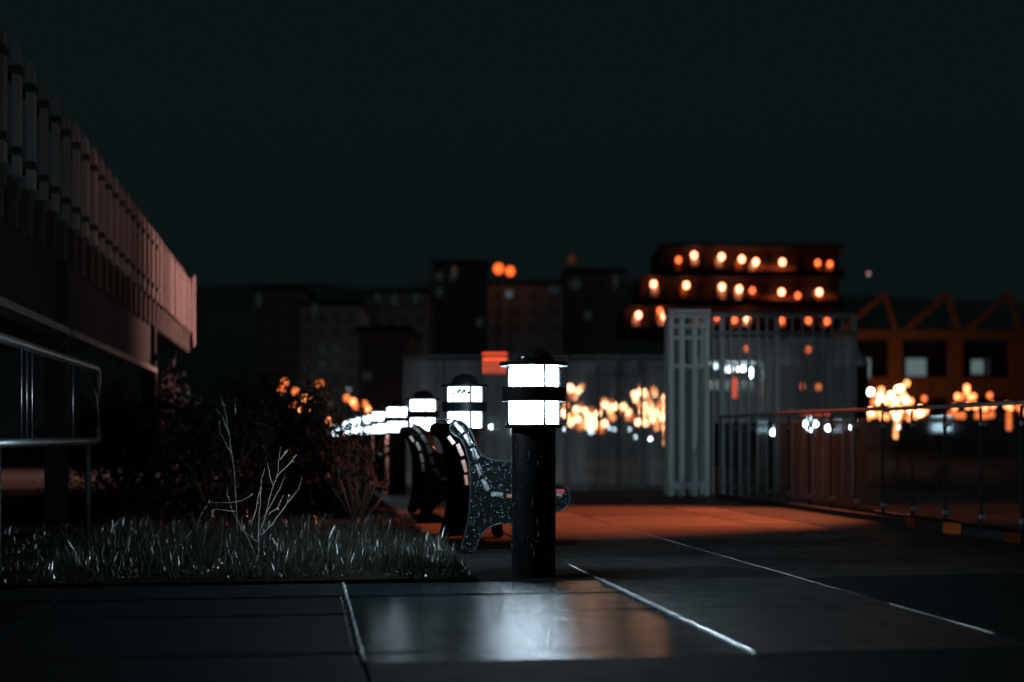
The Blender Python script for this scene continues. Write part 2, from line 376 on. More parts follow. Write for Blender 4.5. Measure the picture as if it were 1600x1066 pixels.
for i, k in enumerate(ks):
    D = 7.47*k
    px = 476 + (834-476)/k
    p = at(px, HY + CAM_H*F_PX/D, D)
    o = proto if i == 0 else copy_tree(proto)
    o.location = (p.x, p.y, 0); az = math.atan2(p.x, p.y)
    o.rotation_euler = (0, 0, -az + rad(23 if i == 0 else 13 + 4*math.sin(i*2)))
    lab = ['black domed bollard lamp in front, nearest the camera and in sharp focus',
           'second bollard lamp of the row, with a dark scribble on its glass',
           'third bollard lamp of the row, left of the bench top, slightly out of focus'][i] if i < 3 else \
        f'{words[i]} bollard lamp of the row going away from the camera' if i < 14 else 'farthest bollard lamp at the end of the row, behind the shrub'
    tag(o, lab, 'bollard lamp', 'bollard lamps in a row along the promenade')
    if i == 0: b1 = o
    if i == 1: b2 = o
df = [c for c in b1.children if c.name.startswith('diffuser')][0]
df.data = df.data.copy(); df.data.materials[0] = M['lampfront']
# scribble on the second lamp
cu = bpy.data.curves.new('scribble', 'FONT'); cu.body = 'DNG'; cu.size = .058; cu.extrude = .0006; cu.offset = .004; cu.shear = .25
to = bpy.data.objects.new('tmp', cu); C.objects.link(to)
dg = bpy.context.evaluated_depsgraph_get(); dg.update()
me = bpy.data.meshes.new_from_object(to.evaluated_get(dg)); bpy.data.objects.remove(to)
me.name = 'scribble'; me.materials.clear(); me.materials.append(M['mark'])
for v in me.vertices:          # wrap round the glass
    x, y, z = v.co; a = -math.pi/2 + (x - .105)/.1285 + rad(-14)
    rr = .1292 + z*.5; v.co = (rr*math.cos(a), rr*math.sin(a), 1.048 + y*1.0)
so = inst(me, 'scribble', b2)
# rain drops running on the front post
d = MB()
for _ in range(170):
    a = R.uniform(-math.pi, math.pi); z = .777 - .65*R.random()**1.7; L = R.choice([.003,.004,.006,.02,.035]) ; w = R.uniform(.0008,.0018)
    r = .1155; ca, sa = math.cos(a), math.sin(a)
    c_ = Vector((r*ca, r*sa, z)); tg = Vector((-sa, ca, 0)); nn = Vector((ca, sa, 0))
    d.add([c_-tg*w, c_+Vector((0,0,-L)), c_+tg*w, c_+Vector((0,0,L*.6)), c_+nn*w*1.1+Vector((0,0,-L*.2))], [(0,1,4),(1,2,4),(2,3,4),(3,0,4)])
for _ in range(70):
    a = R.uniform(-math.pi, math.pi); e = R.uniform(.1,1.2); ca, sa = math.cos(a), math.sin(a)
    c_ = Vector((.109*math.cos(e)*ca, .109*math.cos(e)*sa, 1.1225+.081*math.sin(e))); nn = (c_-Vector((0,0,1.11))).normalized()
    tg = nn.cross(Vector((0,0,1))).normalized(); bt = nn.cross(tg); w = R.uniform(.001,.0028)
    d.add([c_-tg*w, c_+bt*w, c_+tg*w, c_-bt*w, c_+nn*w*.7], [(0,1,4),(1,2,4),(2,3,4),(3,0,4)])
tag(d.build('water_drops', M['drop'], b1), kind='stuff')

# ------------------------------------------------------------ mosaic benches
YB = 8.85; LB = 1.45
def bp(cx, cy_):      # crop pixels of the near end -> (x, z) on the plane Y = YB
    p = onY(620 + cx/3.807, 640 + cy_/3.807, YB); return (p.x, p.z)
panel = [(312,105),(325,75),(355,62),(400,78),(440,125),(462,185),(490,250),(530,290),(580,305),(690,312),(790,345),(880,395),(945,440),(990,452),(1022,480),(1032,530),(1015,580),(975,602),(900,612),
         (820,640),(800,700),(805,780),(815,850),(745,850),(735,780),(720,710),(690,680),(640,676),(585,682),(540,705),(505,745),(480,790),(462,850),(375,850),(400,760),(420,680),(432,600),(438,500),(436,400),(425,300),(405,220),(380,175),(345,155),(320,135)]
backp = [(318,108),(345,75),(385,80),(420,130),(445,210),(470,300),(500,390),(540,470),(600,500),(700,512),(850,502),(975,478),(1010,500),(1012,560),(960,590),(860,595),(720,600),(600,590),(520,560),(460,500),(425,400),(405,280),(378,190),(335,150)]
px0 = bp(640, 850)
bench = empty('mosaic_bench', (px0[0], YB, 0))
def extr(poly, y0, y1):
    P = [bp(*q) for q in poly]; n = len(P); b = MB()
    v = [(x-px0[0], y0, z) for x, z in P] + [(x-px0[0], y1, z) for x, z in P]
    return b.add(v, [tuple(range(n)), tuple(range(2*n-1, n-1, -1))] + [(i, n+i, n+(i+1) % n, (i+1) % n) for i in range(n)])
def smooth_poly(P, it=2):
    for _ in range(it):
        Q = []
        for i in range(len(P)):
            a, b = P[i], P[(i+1) % len(P)]
            Q += [(a[0]*.75+b[0]*.25, a[1]*.75+b[1]*.25), (a[0]*.25+b[0]*.75, a[1]*.25+b[1]*.75)]
        P = Q
    return P
panel_s = smooth_poly(panel, 1); back_s = smooth_poly(backp, 1)
extr(panel_s, 0, .10).build('end_panel', M['bench'], bench, bevel=.006)
extr(panel_s, LB-.10, LB).build('end_panel', M['bench'], bench, bevel=.006)
extr(back_s, .101, LB-.101).build('seat_shell', M['bench'], bench, bevel=.004)
MB().tube([(bp(*q)[0]-px0[0], -.004, bp(*q)[1]) for q in panel_s], .006, 6, True).build('edge_trim', M['trim'], bench, True)
inner = [(322,110),(350,85),(385,95),(420,150),(450,230),(480,320),(515,400),(560,465),(640,485)]
MB().tube([(bp(*q)[0]-px0[0], -.006, bp(*q)[1]) for q in inner], .004, 6).build('edge_trim', M['trim'], bench, True)
def tile_at(c, ang, L, W, m, y=-.006, yd=None):
    x, z = bp(*c); s = 1/945.
    b = MB(); l, w = L*s/2, W*s/2; ca, sa = math.cos(ang), math.sin(ang); e = .004
    def P(u, v, yy): return (x-px0[0] + u*ca - v*sa, yy, z - (u*sa + v*ca))
    th = .006; o = []
    for yy, k in ((y+th, 0), (y, e)):
        o += [P(-l+k, -w+k, yy), P(l-k, -w+k, yy), P(l-k, w-k, yy), P(-l+k, w-k, yy)]
    b.add(o, [(4,5,6,7),(0,1,5,4),(1,2,6,5),(2,3,7,6),(3,0,4,7)])
    return b.build('mosaic_tile', m, bench)
def seg(a, b, n, W, ms):
    for i in range(n):
        u, v = (i+.08)/n, (i+.92)/n
        p = (a[0]+(b[0]-a[0])*u, a[1]+(b[1]-a[1])*u); q = (a[0]+(b[0]-a[0])*v, a[1]+(b[1]-a[1])*v)
        tile_at(((p[0]+q[0])/2, (p[1]+q[1])/2), math.atan2(q[1]-p[1], q[0]-p[0]) + R.uniform(-.05,.05), math.dist(p, q), W, ms[i % len(ms)])
T_, K_, D_ = M['tile'], M['clay'], M['red']
seg((335,72),(402,142),1,30,[T_]); seg((400,140),(448,214),1,34,[T_]); seg((446,222),(482,300),1,32,[T_]); seg((474,318),(506,396),1,30,[T_]); seg((506,408),(550,488),1,30,[T_])
seg((552,498),(640,510),1,28,[T_]); seg((645,514),(735,518),1,26,[K_]); seg((740,518),(930,500),2,26,[T_, K_]); seg((940,484),(1004,490),1,26,[D_]); seg((946,505),(990,512),1,22,[T_])
# clay tiles along the back's rear edge
for (c0, c1) in (((318,160),(352,205)), ((372,205),(402,275)), ((404,300),(424,372)), ((422,390),(432,450))):
    a, b_ = bp(*c0), bp(*c1)
    p = Vector((a[0]-px0[0]-.008, .03, a[1])); q = Vector((b_[0]-px0[0]-.008, .03, b_[1]))
    dirv = (q-p); nrm = Vector((-abs(dirv.z), 0, -dirv.x)).normalized()*.012
    MB().add([p+nrm, p+nrm+Vector((0,.07,0)), q+nrm+Vector((0,.07,0)), q+nrm, p-nrm, p-nrm+Vector((0,.07,0)), q-nrm+Vector((0,.07,0)), q-nrm],
             [(0,1,2,3),(0,4,5,1),(1,5,6,2),(2,6,7,3),(3,7,4,0)]).build('mosaic_tile', M['clay'], bench)
for j in range(6):      # tiles along the rolled top of the back
    a, b_ = bp(325,72), bp(362,55)
    y0 = .12 + j*.21
    MB().box(a[0]-px0[0], b_[0]-px0[0]+.01, y0, y0+.17, b_[1]-.006, b_[1]+.003).build('mosaic_tile', [K_, T_][j % 2], bench)
def inside(x, y, P):
    c = False; j = len(P)-1
    for i in range(len(P)):
        if (P[i][1] > y) != (P[j][1] > y) and x < (P[j][0]-P[i][0])*(y-P[i][1])/(P[j][1]-P[i][1]) + P[i][0]: c = not c
        j = i
    return c
ch = MB(); n = 0
while n < 1100:
    cx, cy_ = R.uniform(310,1035), R.uniform(60,850)
    if not inside(cx, cy_, panel): continue
    x, z = bp(cx, cy_); n += 1
    s = R.uniform(.003,.0075); nv = Vector((R.gauss(0,.75), -1, R.gauss(0,.75))).normalized()
    u = nv.orthogonal().normalized(); u = (Matrix.Rotation(R.uniform(0,6.28), 3, nv) @ u); v = nv.cross(u)
    p = Vector((x-px0[0], -.003-s*.15, z))
    ch.add([p+u*s*R.uniform(.6,1.2), p+v*s*R.uniform(.5,1), p-u*s*R.uniform(.6,1.2), p-v*s*R.uniform(.5,1)], [(0,1,2,3)])
rear = [(425,300),(436,400),(438,500),(432,600),(420,680),(400,760)]
for _ in range(160):
    k = R.randrange(len(rear)-1); f = R.random(); cx = rear[k][0]*(1-f)+rear[k+1][0]*f; cy_ = rear[k][1]*(1-f)+rear[k+1][1]*f
    x, z = bp(cx, cy_); s = R.uniform(.003,.006); nv = Vector((-1, R.gauss(-.5,.5), R.gauss(0,.4))).normalized(); u = nv.orthogonal().normalized(); v = nv.cross(u)
    p = Vector((x-px0[0]-.006, R.uniform(0,LB), z)); ch.add([p+u*s, p+v*s, p-u*s, p-v*s], [(0,1,2,3)])
tag(ch.build('mosaic_chips', M['chip'], bench), kind='stuff')
ch = MB(); n = 0  # tiny pale curls painted in as glints on the end panel
while n < 430:
    cx, cy_ = R.uniform(310,1035), R.uniform(60,850)
    if not inside(cx, cy_, panel): continue
    x, z = bp(cx, cy_); n += 1; p = Vector((x-px0[0], -.007, z)); a0 = R.uniform(0,6.28); L = R.uniform(.003,.011); w_ = R.uniform(.0005,.0013)
    pts = []; a_ = a0
    q = p.copy()
    for k in range(4): pts.append(q.copy()); q += Vector((math.cos(a_), 0, math.sin(a_)))*L/3; a_ += R.uniform(-.9,.9)
    nn = [Vector((-(b-a).z, 0, (b-a).x)).normalized()*w_ for a, b in zip(pts, pts[1:]+[pts[-1]*2-pts[-2]])]
    vs_ = []; [vs_.extend([u-v, u+v+Vector((0,R.uniform(0,.001),0))]) for u, v in zip(pts, nn)]
    ch.add(vs_, [(2*k, 2*k+1, 2*k+3, 2*k+2) for k in range(3)])
tag(ch.build('painted_glints', M['glintchip'], bench), kind='stuff')
tag(bench, 'curved bench clad in dark glass mosaic with pale tiles, behind the front bollard', 'bench', 'mosaic benches along the promenade')
for yb, lb in ((12.15, 'second mosaic bench, dark and blurred, left of the nearest bench'),):
    o = copy_tree(bench); o.location = (px0[0], yb, 0); o['label'] = lb

# ------------------------------------------------------------ raised walkway on the left
wk = empty('raised_walkway', (-2.0, 9, 0), label='raised walkway with pointed board railing on the upper left', cat='walkway')
def lw(b): b.v = [(x+2.0, y-9, z) for x, y, z in b.v]; return b
z0, z1 = 2.56, 3.50
bm = MB().add([(-.028,-.05,0),(.028,-.05,0),(.028,.05,0),(-.028,.05,0),(-.028,-.05,.86),(.028,-.05,.86),(.028,.05,.86),(-.028,.05,.86),
               (-.020,-.05,.905),(.020,-.05,.905),(.020,.05,.905),(-.020,.05,.905),(-.004,-.05,.94),(.004,-.05,.94),(.004,.05,.94),(-.004,.05,.94)],
              [(0,3,2,1),(0,1,5,4),(1,2,6,5),(2,3,7,6),(3,0,4,7),(4,5,9,8),(5,6,10,9),(6,7,11,10),(7,4,8,11),(8,9,13,12),(9,10,14,13),(10,11,15,14),(11,8,12,15),(12,13,14,15)]).mesh('baluster', M['board'])
sk = MB().box(-.03,.03,-.08,.08,0,.36).mesh('skirt_board', M['skirt'])
cl = MB().box(-.042,.042,-.062,.062,0,.055).mesh('clamp', M['columnbody'])
Y = 8.3
while Y < 25.9:
    inst(bm, 'baluster', wk, (0, Y-9, z0), (0,0,R.uniform(-.05,.05)))
    inst(sk, 'skirt_board', wk, (-.075, Y-9+.25, 2.235))
    if Y < 20:
        inst(cl, 'clamp', wk, (0, Y-9, 3.27)); inst(cl, 'clamp', wk, (0, Y-9, 2.70))
    Y += .524
lw(MB().box(-2.10,-2.045, 7.5, 26.1, 3.28, 3.33)).build('upper_rail', M['columnbody'], wk)
lw(MB().box(-2.10,-2.045, 7.5, 26.1, 2.70, 2.75)).build('lower_rail', M['columnbody'], wk)
lw(MB().box(-2.04,-1.96, 26.1, 26.22, 2.35, 3.62)).build('end_post', M['board'], wk)
lw(MB().box(-5.5,-2.11, 6.5, 26.2, 2.25, 2.52)).build('deck_slab', M['girder'], wk)
for (ya, yb) in ((6.5, 12.55), (12.78, 19.9)):
    lw(MB().box(-2.13,-2.08, ya, yb, 1.66, 2.235)).build('girder', M['girder'], wk)
    lw(MB().box(-2.16,-1.98, ya, yb, 1.60, 1.655)).build('girder_flange', M['flange'], wk)
for y in (12.6, 19.95):
    lw(MB().box(-2.2,-2.02, y, y+.14, -.05, 2.24)).build('column', M['girder'], wk)
# steel guard rail on the left
gr = empty('guard_rail', (-1.5, 9, 0), label='brushed steel tube guard rail with rounded corner under the raised walkway', cat='guard rail')
zt, zb, ye = 1.225, .70, 10.75
pts = [(-1.5,6.2,zt-.0)] + [(-1.5, 6.2+(ye-.1-6.2)*i/6, zt) for i in range(1,7)] + [(-1.5, ye-.03, zt-.03), (-1.5, ye, zt-.1), (-1.5, ye, zb+.06), (-1.5, ye-.02, zb+.01), (-1.5, ye-.08, zb)] + [(-1.5, 6.2, zb)]
MB().tube([(x+1.5, y-9, z) for x, y, z in pts], .027, 12).build('tube_loop', M['steel'], gr, True)
for y in (7.4, 10.4): MB().tube([(-.02, y-9, 0), (-.02, y-9, zb)], .02, 8).build('post', M['columnbody'], gr, True)
for y in (9.62, 8.2, 7.9, 8.05):
    MB().tube([(0, y-9, zb), (0, y-9, zt)], .007, 8).build('upright', M['steel'], gr, True)

# ------------------------------------------------------------ plants
def c3(x, y): return (250 + x/2.666, 550 + y/2.666)
def twig(stems, Y, label, r0=.0035, leaves=0):
    bx, by = c3(*stems[0][0]); base = onY(bx, by, Y); base.z = 0
    t = empty('dry_weed', base, label=label, cat='weed', group='dry weeds in the lawn'); st = MB(); lf = MB()
    for k, s in enumerate(stems):
        dy = R.uniform(-.12,.12) if k else 0; P = []
        for i, q in enumerate(s):
            p = onY(*c3(*q), Y + dy*(i/(len(s)-1))); P.append(p - base)
        # resample softly
        Q = [P[0]]
        for a, b in zip(P, P[1:]):
            for u in (.33,.66,1): Q.append(a.lerp(b, u) + Vector((R.gauss(0,.002), R.gauss(0,.002), R.gauss(0,.002)))*(u < 1))
        n = len(Q); st.tube(Q, [r0*(1-.65*i/n) for i in range(n)], 5)
        for p in Q[n//2:]:
            if R.random() < leaves:
                u = Vector((R.gauss(0,1),R.gauss(0,1),R.gauss(0,1))).normalized()*.009; v = u.orthogonal().normalized()*.004
                lf.add([p, p+u+v, p+u*2, p+u-v], [(0,1,2,3)])
    st.build('stem', M['twig'], t, True)
    if lf.v: tag(lf.build('dead_leaves', M['twig'], t), kind='stuff')
    return t
twig([[(410,860),(410,790),(412,700),(418,600),(425,520),(437,485)], [(415,760),(440,680),(465,580),(487,520),(497,440),(502,395)], [(487,520),(540,465),(570,428)],
      [(500,450),(533,405)], [(415,765),(470,715),(530,630),(575,575),(593,520)], [(430,690),(460,640),(500,570),(525,505)], [(470,555),(455,500),(447,462)],
      [(450,680),(490,650),(515,595)], [(380,720),(400,660),(410,600),(420,560)], [(530,630),(537,590)], [(410,790),(380,770),(345,740)]], 8.4,
     'pale leafless weed with many upright stems in the grass', .0024, .12)
twig([[(405,860),(370,780),(345,740),(300,660),(283,600),(275,560)], [(385,592),(340,620),(280,628),(205,625),(170,680),(150,750)], [(315,665),(240,655),(200,665)],
      [(225,660),(195,740),(175,810)], [(130,748),(60,830)], [(345,740),(340,690),(355,680)]], 8.6, 'thin arching dry weed left of the upright one', .002, .2)
twig([[(330,880),(310,500),(295,400),(290,350),(262,270),(232,235)], [(300,430),(275,380),(250,340),(247,285)], [(290,350),(270,240),(252,180)], [(315,260),(314,190)]], 9.6,
     'tall faint weed stalks in front of the dark shrubs', .0018, .25)

def shrub(x, y, w, h, nl, label, m=None, lsize=.03, droop=0, group='dark shrubs between lawn and walkway', seed=0, open_=0):
    rr = random.Random(seed); t = empty('shrub', (x, y, 0), label=label, cat='shrub', group=group)
    br = MB(); lf = MB(); tips = []
    nb = 26
    for k in range(nb):
        a = rr.uniform(0, 6.28); e = rr.uniform(.25, 1.45); L = rr.uniform(.7, 1.08)
        tip = Vector((math.cos(a)*math.cos(e)*w*L, math.sin(a)*math.cos(e)*w*L, h*(.25+.75*math.sin(e))*L))
        mid = tip*.5 + Vector((rr.gauss(0,.07), rr.gauss(0,.07), h*.1))
        br.tube([(0,0,0), mid, tip], [.014,.008,.002], 5); tips.append((mid, tip))
        for j in range(3):
            f = rr.uniform(.3,.9); p = mid.lerp(tip, f); q = p + Vector((rr.gauss(0,.16)*w, rr.gauss(0,.16)*w, rr.uniform(0,.2)*h))
            br.tube([p, q], [.004,.0015], 4); tips.append((p, q))
    for _ in range(nl):
        a, b = rr.choice(tips); f = rr.random()
        if not open_ and rr.random() < .35:
            an = rr.uniform(0,6.28); ra = w*rr.random()**.5; a = b = Vector((ra*math.cos(an), ra*math.sin(an), rr.uniform(0,.5)*h))
        p = a.lerp(b, f) + Vector((rr.gauss(0,.07), rr.gauss(0,.07), rr.gauss(0,.06)))*(1-open_)*max(w,.6)
        if p.z < .02: p.z = .02 + rr.random()*.1
        n = Vector((rr.gauss(0,1), rr.gauss(0,1), rr.gauss(.4,1))).normalized(); u = n.orthogonal().normalized(); u = Matrix.Rotation(rr.uniform(0,6.28), 3, n) @ u
        v = n.cross(u); s = lsize*rr.uniform(.6,1.3)
        lf.add([p, p+u*s+v*s*.45-n*s*.08, p+u*s*2, p+u*s-v*s*.45-n*s*.08], [(0,1,2,3)])
    br.build('branches', M['bark'], t, True); tag(lf.build('leaves', m or M['leaf'], t), kind='stuff')
    return t
def sx(px, Y): return onY(px, 700, Y).x
shrub(sx(395,14), 14, .75, 1.35, 5200, 'large dark shrub left of the russet leaves', seed=1)
shrub(sx(330,12.5), 12.5, .8, 1.15, 5200, 'broad dark shrub nearest the steel guard rail', seed=2)
shrub(sx(455,13.2), 13.2, .55, 1.10, 3600, 'dark shrub in the middle below the russet leaves', seed=3)
shrub(sx(470,14.8), 14.8, .62, 1.36, 650, 'loose shrub with russet leaves catching amber light', m=M['redleaf'], seed=4, lsize=.035, open_=.3)
shrub(sx(520,12.3), 12.3, .42, .86, 1500, 'low dark shrub beside the row of distant lamps', seed=5, lsize=.032)
shrub(sx(556,11.2), 11.2, .28, .80, 260, 'sparse twiggy shrub in front of the distant lamps', seed=6, lsize=.028, open_=.6)
shrub(sx(262,20), 20, .55, 1.75, 1400, 'small shrub under the far end of the walkway', seed=7, lsize=.05)
shrub(sx(200,15.5), 15.5, .9, 1.3, 4200, 'dark shrub below the girder at the far left', seed=8, lsize=.04)
shrub(sx(560,17.5), 17.5, .5, 1.15, 260, 'thin russet shrub left of the fifth lamp', m=M['redleaf'], seed=9, lsize=.04, open_=.4)

# ------------------------------------------------------------ local frames facing the camera
def frame(name, px, D, **k):
    p = at(px, HY, D); o = empty(name, (p.x, p.y, 0), -TH, **k)
    s = F_PX/D
    return o, (lambda x: (x-px)/s), (lambda y: CAM_H + (HY-y)/s), s
def fbox(x, z, X0, X1, Y1, Y0, d0, d1): return MB().box(x(X0), x(X1), d0, d1, z(Y0), z(Y1))

# glass windbreak wall
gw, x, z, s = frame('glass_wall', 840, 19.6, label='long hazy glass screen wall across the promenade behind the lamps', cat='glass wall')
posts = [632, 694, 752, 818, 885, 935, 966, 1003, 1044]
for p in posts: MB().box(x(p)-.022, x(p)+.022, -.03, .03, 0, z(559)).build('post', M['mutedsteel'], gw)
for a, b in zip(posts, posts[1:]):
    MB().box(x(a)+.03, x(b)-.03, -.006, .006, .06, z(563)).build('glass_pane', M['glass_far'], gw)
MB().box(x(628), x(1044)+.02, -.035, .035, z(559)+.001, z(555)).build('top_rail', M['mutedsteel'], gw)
MB().box(x(632)+.025, x(1044)-.025, .031, .05, z(588), z(584)).build('middle_rail', M['mutedsteel'], gw)
MB().box(x(628), x(1044), -.05, .05, -.03, .045).build('kerb', M['mutedsteel'], gw)

# gate tower with barred screen
gt, x, z, s = frame('entrance_gate', 1078, 17.5, label='pale steel lattice gate post at the end of the glass balustrade', cat='gate')
for p in (1049, 1066, 1086, 1105):
    for d in (0, .42):
        MB().box(x(p)-.035, x(p)+.035, d, d+.07, 0, z(490)).build('upright', M['pale'], gt, bevel=.004)
for q in (494, 510, 528, 572, 756, 762):
    MB().box(x(1046), x(1108), -.02, -.001, z(q)-.02, z(q)+.02).build('crossbar', M['pale'], gt)
MB().box(x(1044), x(1110), -.03, .52, z(489)+.001, z(484)).build('cap_plate', M['pale'], gt)
MB().box(x(1046)+.03, x(1108)-.03, .2, .215, 0.1, z(575)).build('mesh_panel', M['glass_far'], gt)
bs, x, z, s = frame('barred_screen', 1222, 17.9, label='tall barred screen with thin pale uprights right of the gate post', cat='screen')
for p in (1114,1128,1142,1156,1170,1184,1198,1214,1238,1254,1270,1286,1300,1316,1334):
    w_ = .032 if p in (1128,1214,1334) else .012
    MB().box(x(p)-w_, x(p)+w_, -w_, w_, 0, z(497)).build('bar', M['screensteel'], bs)
MB().box(x(1110), x(1338), -.034, .034, z(496), z(489)).build('top_beam', M['mutedsteel'], bs)
MB().box(x(1110), x(1338), -.05, -.035, z(524), z(518)).build('lower_beam', M['mutedsteel'], bs)
MB().box(x(1113), x(1336), .036, .042, .9, z(526)).build('glass_pane', M['glass_far'], bs)

# glass balustrade on the right
bl = empty('glass_balustrade', (4.92, 10, 0), label='glass balustrade with thin steel handrail along the right side', cat='balustrade')
def lb(b): b.v = [(a-4.92, c-10, e) for a, c, e in b.v]; return b
lb(MB().tube([(4.92, y, .968+.004*math.sin(y)) for y in [3.5+.5*i for i in range(27)]], .0165, 10)).build('handrail', M['railgrey'], bl, True)
yy = 16.45; k = 0
while yy > 4.2:
    lb(MB().box(4.912,4.928, yy-.005, yy+.005, -.03, .945)).build('post', M['columnbody'], bl)
    lb(MB().box(4.914,4.926, yy-.58, yy-.02, .09, .90)).build('glass_pane', M['glass'], bl)
    lb(MB().box(4.895,4.945, yy-.05, yy-.02, .13, .16)).build('clamp', M['mutedsteel'], bl)
    lb(MB().box(4.895,4.945, yy-.05, yy-.02, .81, .84)).build('clamp', M['mutedsteel'], bl)
    yy -= .6
lb(MB().box(4.885,4.955, 3.5, 16.5, -.03, .05)).build('plinth', M['columnbody'], bl)
for i, (px, py, w_) in enumerate([(1428,814,.03), (1493,824,.09), (1588,840,.06)]):
    p = onX(px, py, 4.86)
    o = MB().box(-.03,.03,-w_,w_,-p.z+.001, .03).build('marker_light', M['marker'] if i == 1 else M['markerdim'], loc=(4.83,p.y,p.z))
    tag(o, ['small dim amber marker light at the balustrade foot, left of the wider one', 'wide amber marker light at the foot of the balustrade', 'faint amber marker light at the right edge'][i], 'marker light', 'marker lights below the balustrade')

# two round kiosks with cone roofs
for i, (px, D, w0, lab) in enumerate([(1225, 24, 25, 'dark round column with pale cone roof, left of the pair'), (1327, 24.5, 28, 'dark round column with pinkish cone roof, right of the pair')]):
    o, x, z, s = frame('round_column', px, D, label=lab, cat='column', group='round columns behind the barred screen')
    r = w0/s
    MB().lathe([(r,0),(r,z(573))], 28).build('column_body', M['columnbody'], o, True)
    MB().lathe([(r*1.04,z(573)+.001),(r*1.04,z(568)),(r*.7,z(550)),(r*.35,z(536)),(.01,z(532))], 28).build('cone_roof', M['cone'], o, True)

# ------------------------------------------------------------ lights in the distance
ballm = {}
def ball_mesh(m, r):
    k = (m, r)
    if k not in ballm: ballm[k] = MB().ball((0,0,0), r, 10, 6).mesh('bulb', M[m], True)
    return ballm[k]
def string_lights(pts, D, label, default='amber'):
    p0 = at(pts[0][0], HY, D)
    t = empty('string_lights', (p0.x, p0.y, 0), label=label, cat='string lights', group='amber string lights in the distance')
    loc = []
    pts = list(pts) + [(q[0]+R.gauss(0,5), q[1]+R.gauss(0,5), R.choice(['amber','amber2','amberlow'])) for q in pts if len(q) < 3 and default == 'amber' for _ in (0,1)]
    for q in pts:
        P = at(q[0], q[1], D + R.uniform(-1.5,1.5)) - t.location
        m = q[2] if len(q) > 2 else default
        inst(ball_mesh(m, .095), 'bulb', t, P); loc.append(P)
    loc.sort(key=lambda v: v.x)
    pole = [(loc[0].x-.3, loc[0].y+.1), (loc[-1].x+.3, loc[-1].y+.1)]; zt_ = max(v.z for v in loc)+.1
    for q in pole: MB().tube([(q[0],q[1],0),(q[0],q[1],zt_)], .03, 6).build('pole', M['columnbody'], t)
    c = [(pole[0][0],pole[0][1],zt_)] + [(v.x, v.y, v.z+.055) for v in loc] + [(pole[1][0],pole[1][1],zt_)]
    MB().tube(c, .006, 4).build('cable', M['columnbody'], t)
    return t
def cv(L, s_, ox, oy): return [((a[0]/s_+ox), (a[1]/s_+oy)) + tuple(a[2:]) for a in L]
A2, AL = 'amber2', 'amberlow'
string_lights(cv([(135,195),(185,205),(150,250),(165,330),(220,335),(120,380),(180,390),(230,400),(270,400),(310,350),(345,275,A2),(345,300),(405,310),(385,345),(300,430),(200,435),(240,370),(335,425),(100,300,A2),(95,360),(140,400),(260,440),(470,310),(500,345),(315,460,A2),(265,330,AL),(262,465,'whitedim')], 4.1, 860, 560), 46,
    'tangle of bright amber lights just right of the front bollard')
string_lights(cv([(540,230),(580,215),(610,235),(670,225),(640,300),(575,300,A2),(735,250),(745,290),(740,340),(600,370),(640,345),(680,350),(560,410),(610,415),(690,410),(740,400),(740,450),(740,490,A2),(738,540,A2),(530,380,AL),(680,445,A2),(720,380),(650,385),(590,345),(700,300,A2),(580,320,AL)], 4.1, 860, 560), 46,
    'tangle of bright amber lights beside the gate post')
string_lights(cv([(125,200,'white'),(230,185,A2),(215,240),(185,290),(285,285),(365,285),(420,165),(430,215,A2),(460,275),(510,290,A2),(640,265,AL),(300,240,A2),(125,385),(205,385,A2),(345,375),(420,370),(510,380),(600,365),(650,380,A2),(100,440,A2),(230,440,A2),(280,440,A2),(380,440),(380,500,A2),(375,560,A2),(370,620,A2),(495,450,A2),(560,430,A2),(620,410,A2)], 6.154, 1340, 580), 46,
    'cluster of amber lights above and below the handrail below the saw tooth roof')
string_lights(cv([(960,245,A2),(1000,250,AL),(1050,160,A2),(1050,195,A2),(1085,250,A2),(1115,245,A2),(1270,235,AL),(930,350,A2),(1060,335,A2),(1135,340,A2),(1225,350,A2),(1300,330,A2),(1435,330,A2),(1470,350,A2),(1550,350,AL),(900,410,AL),(960,430,AL),(1010,430,AL),(1150,430,AL),(1200,430,AL),(1240,430,AL),(1290,420,AL),(1455,420,AL),(1455,480,AL),(1455,540,AL),(1590,400,AL)], 6.154, 1340, 580), 46,
    'dimmer orange lights behind the handrail at the right edge')
string_lights([(445,598,AL),(462,612,AL),(478,623,A2),(488,628,AL),(470,642,A2),(483,645,A2),(458,634,AL),(513,659,A2),(542,622,AL),(552,628,A2),(556,634,AL),(570,632,AL),(574,640,A2),(500,600,AL),(440,610,AL)], 40,
    'few reddish lights glowing through the shrub leaves on the left')
def globe(px, py, D, m, r, label):
    p = at(px, py, D); t = empty('path_lamp', (p.x, p.y, 0), label=label, cat='path lamp', group='white path lamps in the distance')
    inst(ball_mesh(m, r), 'lamp_globe', t, (0,0,p.z))
    MB().tube([(0,0,0),(0,0,p.z-r)], .02, 6).build('pole', M['columnbody'], t)
